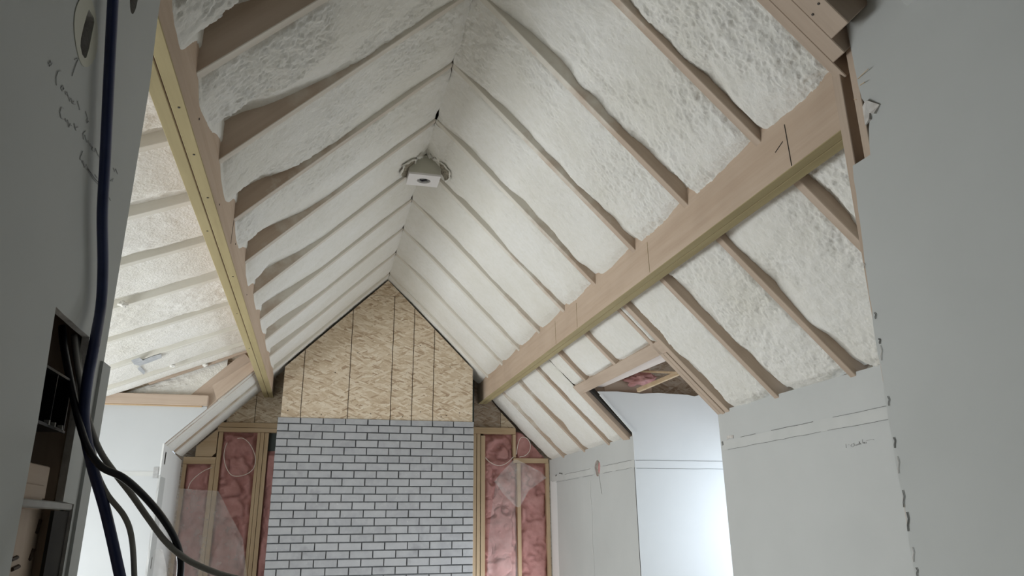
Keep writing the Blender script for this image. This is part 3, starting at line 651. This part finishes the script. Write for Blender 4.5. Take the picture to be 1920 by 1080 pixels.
# splice joints and short boards on the beams' inner faces
streak([(1.555,2.010,1.205),(1.555,2.018,1.375)],.003,'dark_gap',PLY[1.555][0],'board_joint',NXm,.001)
streak([(1.555,2.09,1.30),(1.555,2.04,1.318)],.003,'dark_gap',PLY[1.555][0],'crack',NXm,.001)
for y in (4.3,4.75,3.2): streak([(1.555,y,1.21),(1.555,y+.005,1.375)],.002,'beam_edge',PLY[1.555][0],'board_joint',NXm,.001)
for y,z in ((2.3,1.28),(2.9,1.24),(3.5,1.30),(4.2,1.26)):
    MB().tube([(-.4555,y,z),(-.453,y,z)],.004,8).build('nail','nail',PLY[-.545][1])
for y in (1.9,2.1,2.4,2.75,3.1,3.7,4.4,5.3):
    x=random.choice((-.52,-.475)); MB().tube([(x,y,1.2),(x,y,1.1985)],.004,8).build('nail','nail',PLY[-.545][0 if x<-.5 else 1])
streak([(-.455,3.34,1.24),(-.455,3.35,1.36)],.003,'dark_gap',PLY[-.545][1],'board_joint',(1,0,0),.001)

# chimney
ch_=empty('brick_chimney',(.53,YF,FL)); tag(ch_,'grey brick chimney breast with strand board gable panel above it','chimney')
X0,X1=-.385,1.443; PB,PH=.2032,.0691; top=.9695
box('brick_backing',X0+.004,X1-.004,YF+.012,YB-.02,FL,.955,'mortar',ch_,0)
box('mortar_ledge',X0,X1,YF+.008,YF+.05,.9555,.964,'mortar',ch_,0)
def brick_mesh(w,h,seed):
    bm=bmesh.new(); bmesh.ops.create_cube(bm,size=1)
    for v in bm.verts: v.co=Vector((v.co.x*w,v.co.y*.04,(v.co.z+.5)*h))
    bmesh.ops.bevel(bm,geom=list(bm.edges),offset=.0025,segments=1,affect='EDGES')
    r=random.Random(seed)
    for v in bm.verts: v.co += Vector((r.uniform(-.001,.001),r.uniform(-.0012,.0012),r.uniform(-.001,.001)))
    me=bpy.data.meshes.new('brick'); bm.to_mesh(me); bm.free(); me.materials.append(MATS['grey_brick']); return me
FULL=[brick_mesh(PB-.0095,PH-.0105,i) for i in range(5)]; HALF=[brick_mesh(PB/2-.0095,PH-.0105,9+i) for i in range(3)]
TOPF=[brick_mesh(PB-.0095,.049,20+i) for i in range(2)]
cnt=0; rest=MB(); row=0; zt=top
zrow=.912
rows=[(zrow+.004,TOPF,True)]
for r_ in range(1,40):
    z=zrow-PH*r_+.005
    if z<FL: break
    rows.append((z,FULL,r_%2==0))
for z,ms,fullfirst in rows:
    xs=[]; x=X0
    if not fullfirst: xs.append((x,1)); x+=PB/2
    while x+PB<=X1+.01: xs.append((x,2)); x+=PB
    if X1-x>.05: xs.append((x,1))
    for x,w in xs:
        wd=PB*w/2
        if cnt<296:
            me=random.choice(ms if w==2 else HALF); 
            _link('brick',me,ch_,(x+wd/2+random.uniform(-.0012,.0012),YF+.02+random.uniform(-.0022,.0015),z)); cnt+=1
        else: rest.box(x+.005,x+wd-.005,YF,YF+.04,z,z+PH-.0105)
tag(rest.build('lower_bricks','grey_brick',ch_),kind='stuff')
YO=YF+.012; g=.022
zl=lambda x: min(ZR-abs(x-XR)-g-.004,9)
xl,xr=-.358,1.428
tz=2.188
panel_=slab('sheathing_panel',[[(xl,.966),(xr,.966),(xr,zl(xr)),(XR+(ZR-g-.004-tz),tz),(XR-(ZR-g-.004-tz),tz),(xl,zl(xl))]],wyf(YO),(0,.012,0),'osb',ch_)
d_=ZR-g-.004-tz-.003
slab('sheathing_panel',[[(XR-d_,tz+.003),(XR+d_,tz+.003),(XR,ZR-g-.004)]],wyf(YO),(0,.012,0),'osb',ch_)
for x in (-.187,.236,.632,.834,1.038):
    n=24; z1=min(zl(x)-.002,tz)
    streak([(x+.002*math.sin(i*1.3)*random.random(),YO,.967+(z1-.967)*i/n) for i in range(n+1)],.006,'marker',panel_,'marker_line',(0,-1,0),.001)
slab('chase_side',[rect(YO+.012,YB,.96,zl(xr)-.01)],wx(xr-.006),(-.012,0,0),'membrane',ch_); slab('chase_side',[rect(YO+.012,YB,.96,zl(xl)-.01)],wx(xl+.006),(.012,0,0),'membrane',ch_)
slab('chase_back',[[(xl,.96),(xr,.96),(xr,zl(xr)),(XR,ZR-.01),(xl,zl(xl))]],wyf(YO+.05),(0,.01,0),'dark_gap',ch_)
for x,z in ((1.17,1.02),(1.30,1.05),(.0,1.0),(.45,1.02),(.75,1.0),(.92,1.05),(1.12,1.01),(-.3,1.03),(.3,1.6),(.9,1.7),(.1,1.4),(1.2,1.5)):
    MB().tube([(x,YO-.001,z),(x,YO-.0018,z)],.005,8).build('nail','nail',panel_)

# fixture box at the ridge, with its ragged foam cut-out
fb=empty('ceiling_fixture_box',(.553,4.44,2.2)); tag(fb,'white ceiling fixture block with round wiring hole in the foam at the ridge','fixture box')
x0,x1,y0,y1=.448,.658,4.35,4.515
circ=[(.556+.046*math.cos(a),4.438+.036*math.sin(a)) for a in np.linspace(0,2*math.pi,25)[:-1]]
slab('bottom_plate',[[(x0,y0),(x1,y0),(x1,y1),(x0,y1)],circ],lambda x,y:(x,y,2.2),(0,0,.014),'box_white',fb)
slab('front_panel',[[(x0,2.214),(x1,2.214),(x1,2.28),(XR+.06,2.345),(XR-.06,2.345),(x0,2.28)]],lambda x,z:(x,y0,z),(0,.014,0),'joint_compound',fb)
slab('side_panel',[rect(y0+.014,y1,2.214,2.29)],wx(x0),(.012,0,0),'box_white',fb); slab('side_panel',[rect(y0+.014,y1,2.214,2.29)],wx(x1),(-.012,0,0),'box_white',fb)
MB().tube([(.556,4.438,2.2145),(.556,4.438,2.232)],.046,20).build('junction_box','galvanized',fb)
MB().tube(spline([(.53,4.43,2.21),(.545,4.445,2.205),(.57,4.43,2.206),(.58,4.45,2.212)]),.006,6).build('wire_stub','cable_black',fb)
MB().box(.525,.585,4.43,4.445,2.208,2.212).build('bracket','galvanized',fb)
# torn foam rim: ragged bare patches cut in the foam with a broken lip round them
def roofn(sx): return np.array([sx,0,1.]), ZR+sx*XR
def patch(poly,sx,off):
    n,c=roofn(sx); pts=[]
    for (xa,ya_),(xb,yb_) in zip(poly,poly[1:]+poly[:1]):
        for t in (0,.34,.67): pts.append((xa+(xb-xa)*t+random.uniform(-1.3,1.3),ya_+(yb_-ya_)*t+random.uniform(-1.3,1.3)))
    nn=n/math.sqrt(2)
    slab('torn_foam_patch',[pts],lambda x,y: tuple(onP(x,y,n,c-off)),tuple(nn*.006),'torn_kraft',fb)
    lip=[onP(x,y,n,c-off-.004) for x,y in pts]; k=len(lip)//2+3
    MB().tube(lip[:k],lambda t: .004+.006*abs(math.sin(t*23))*random.random(),6).build('foam_lip','spray_foam',fb,0,True)
patch([(752,326),(757,311),(770,302),(781,299),(778,310),(770,318),(767,333),(757,333)],-1,.022)
patch([(823,303),(834,309),(842,322),(843,334),(835,341),(829,330),(825,317)],1,.022)
for (px,py,sx,r) in ((787,294,-1,.012),(797,291,1,.012),(808,293,1,.012),(816,299,1,.010)):
    n,c=roofn(sx); blob('foam_crumb',onP(px,py,n,c-.03),(r*1.8,r*1.2,r),'spray_foam',fb,px*.37,.8,(14,9))

# cables by the left passage wall
def cable(label,pts,Y,r,mat,name='cable',cat='cable'):
    P=[]
    for (x,y),Y0 in zip(pts,np.interp(np.linspace(0,1,len(pts)),np.linspace(0,1,len(Y)),Y)):
        p=onX(x,y,XHL+r+.012) if y<640 and mat=='cable_blue' else onY(x,y,Y0); P.append(p)
    o=MB().tube(spline(P,8),r,10).build(name,mat,None,0,True); return tag(o,label,cat)
cable('thick dark blue cable hanging down the left passage wall',[(213,-25),(205,130),(197,300),(192,400),(193,500),(189,575),(176,650),(163,720),(158,790),(172,870),(198,960),(226,1085),(240,1160)],[1.36,1.40,1.43,1.47,1.5,1.5],.0095,'cable_blue')
cable('black cable curving out of the wall cut-out towards the pink insulation',[(116,612),(120,650),(133,720),(148,790),(165,840),(190,875),(230,895),(265,925),(300,965),(325,1005),(338,1045),(337,1090),(330,1150)],[1.50,1.47,1.46,1.52,1.55],.0065,'cable_black')
cable('grey cable sweeping right across the white cheek wall',[(139,628),(146,690),(164,780),(186,842),(214,885),(245,925),(278,972),(312,1017),(352,1050),(400,1072),(445,1085),(520,1100)],[1.52,1.5,1.52,1.55],.0056,'cable_grey')
cable('thinner grey cable dropping straight beside the blue one',[(146,634),(151,720),(158,800),(178,875),(200,925),(233,968),(247,1010),(252,1085),(252,1150)],[1.53,1.5,1.5,1.53],.0050,'cable_grey')
eb_=empty('electrical_box',(XHL-.05,1.41,.165)); tag(eb_,'black open electrical box inside the left wall cut-out','electrical box')
m=MB(); xa,xb,ya,yb,za,zb=XHL-.09,XHL-.006,1.345,1.49,.168,.262; t=.004
m.box(xa,xb,ya,ya+t,za,zb).box(xa,xb,yb-t,yb,za,zb).box(xa,xb,ya+t,yb-t,za,za+t).box(xa,xb,ya+t,yb-t,zb-t,zb).box(xa,xa+t,ya+t,yb-t,za+t,zb-t); m.build('body','box_black',eb_)
box('divider',XHL-.05,XHL-.008,1.415,1.418,.172,.258,'box_black',eb_,0); box('rim',XHL-.008,XHL-.004,1.35,1.49,.166,.170,'box_black',eb_,0)
for y in (1.40,1.43,1.47): MB().box(XHL-.012,XHL-.004,y,y+.006,.168,.178).build('screw_tab','cable_grey',eb_)

# white wires on the back wall
def wire(label,pts,Y=YB-.03,r=.0035): 
    o=MB().tube(spline([onY(x,y,Y) for x,y in pts],8),r,6).build('wire','wire_white',None,0,True); tag(o,label,'wire','white wires stapled to the open studs')
cx,cy=448,856
wire('white wire coiled in an oval on tall pink insulation left of the chimney',[(445,822),(456,822),(468,832),(477,850),(479,866),(474,880),(462,889),(445,893),(432,889),(423,873),(420,855),(422,840),(426,830)])
wire('white wire curving across the short insulation bay at far left',[(352,918),(357,905),(368,893),(382,883),(398,876)])
wire('white wire sagging over the insulation right of the chimney',[(910,858),(918,866),(930,872),(942,872),(953,866),(963,856)])
wire('small white wire loop in the triangular bay under the right slope',[(968,852),(972,830),(978,820),(988,822),(994,832),(993,845),(985,854),(974,857)])

# plastic sheets
def sheet(label,rows_px,Y,seed,amp=.02,mat='clear_plastic'):
    """rows of pixel polylines give the outline of the hanging film; it billows in depth"""
    nu=22; sub=7; rows=[]
    for a,b in zip(rows_px[:-1],rows_px[1:]):
        for k in range(sub): t=k/sub; rows.append([tuple(np.array(p)*(1-t)+np.array(q)*t) for p,q in zip(a,b)])
    rows.append(rows_px[-1]); V=[]
    for r_ in rows:
        pts=np.array(r_); tt=np.linspace(0,1,len(pts)); s=np.linspace(0,1,nu)
        xs_=np.interp(s,tt,pts[:,0]); ys_=np.interp(s,tt,pts[:,1])
        for x,y in zip(xs_,ys_): V.append(onY(x,y,Y))
    V=np.array(V); q=V+seed; V[:,1]+= -.012-amp*np.abs(fbm(q,5,2))-.006*fbm(q,14,2)
    n=len(rows); i=np.arange(n*nu).reshape(n,nu); f=np.stack([i[:-1,:-1],i[1:,:-1],i[1:,1:],i[:-1,1:]],-1).reshape(-1,4)
    o=obj('plastic_sheet',V,f,mat,None,True); return tag(o,label,'plastic sheet')
sheet('clear plastic sheet hung over the pink insulation left of the chimney',[[(326,915),(352,917),(380,919),(402,920),(410,921)],[(322,960),(350,960),(385,962),(420,962),(432,965)],[(318,1000),(350,1002),(390,1005),(430,1008),(456,1010)],[(310,1090),(350,1092),(390,1094),(430,1096),(465,1098)],[(304,1180),(345,1182),(385,1184),(425,1186),(462,1188)]],YB-.03,3.0)
sheet('milky folded plastic diamond stapled to the stud right of the chimney',[[(962,863),(965,862),(968,862),(971,863)],[(940,885),(958,884),(985,884),(1012,884)],[(926,903),(950,902),(990,900),(1024,896)],[(942,925),(955,924),(975,922),(990,920)],[(966,950),(968,951),(971,951),(974,950)]],YB-.05,5.0)
sheet('long thin plastic film hanging below the folded diamond sheet',[[(930,900),(945,915),(955,930),(966,945)],[(922,950),(935,955),(950,960),(966,965)],[(916,1000),(932,1002),(950,1004),(968,1006)],[(912,1090),(930,1091),(950,1092),(970,1093)],[(910,1170),(930,1171),(950,1172),(972,1173)]],YB-.04,8.0,.012,'thin_film')
sheet('crumpled clear plastic corner at the foot of the left knee wall',[[(290,1030),(298,1028),(306,1030)],[(282,1060),(296,1058),(312,1060)],[(276,1100),(295,1100),(316,1100)],[(270,1160),(294,1160),(318,1160)]],6.42,6.0,.01)
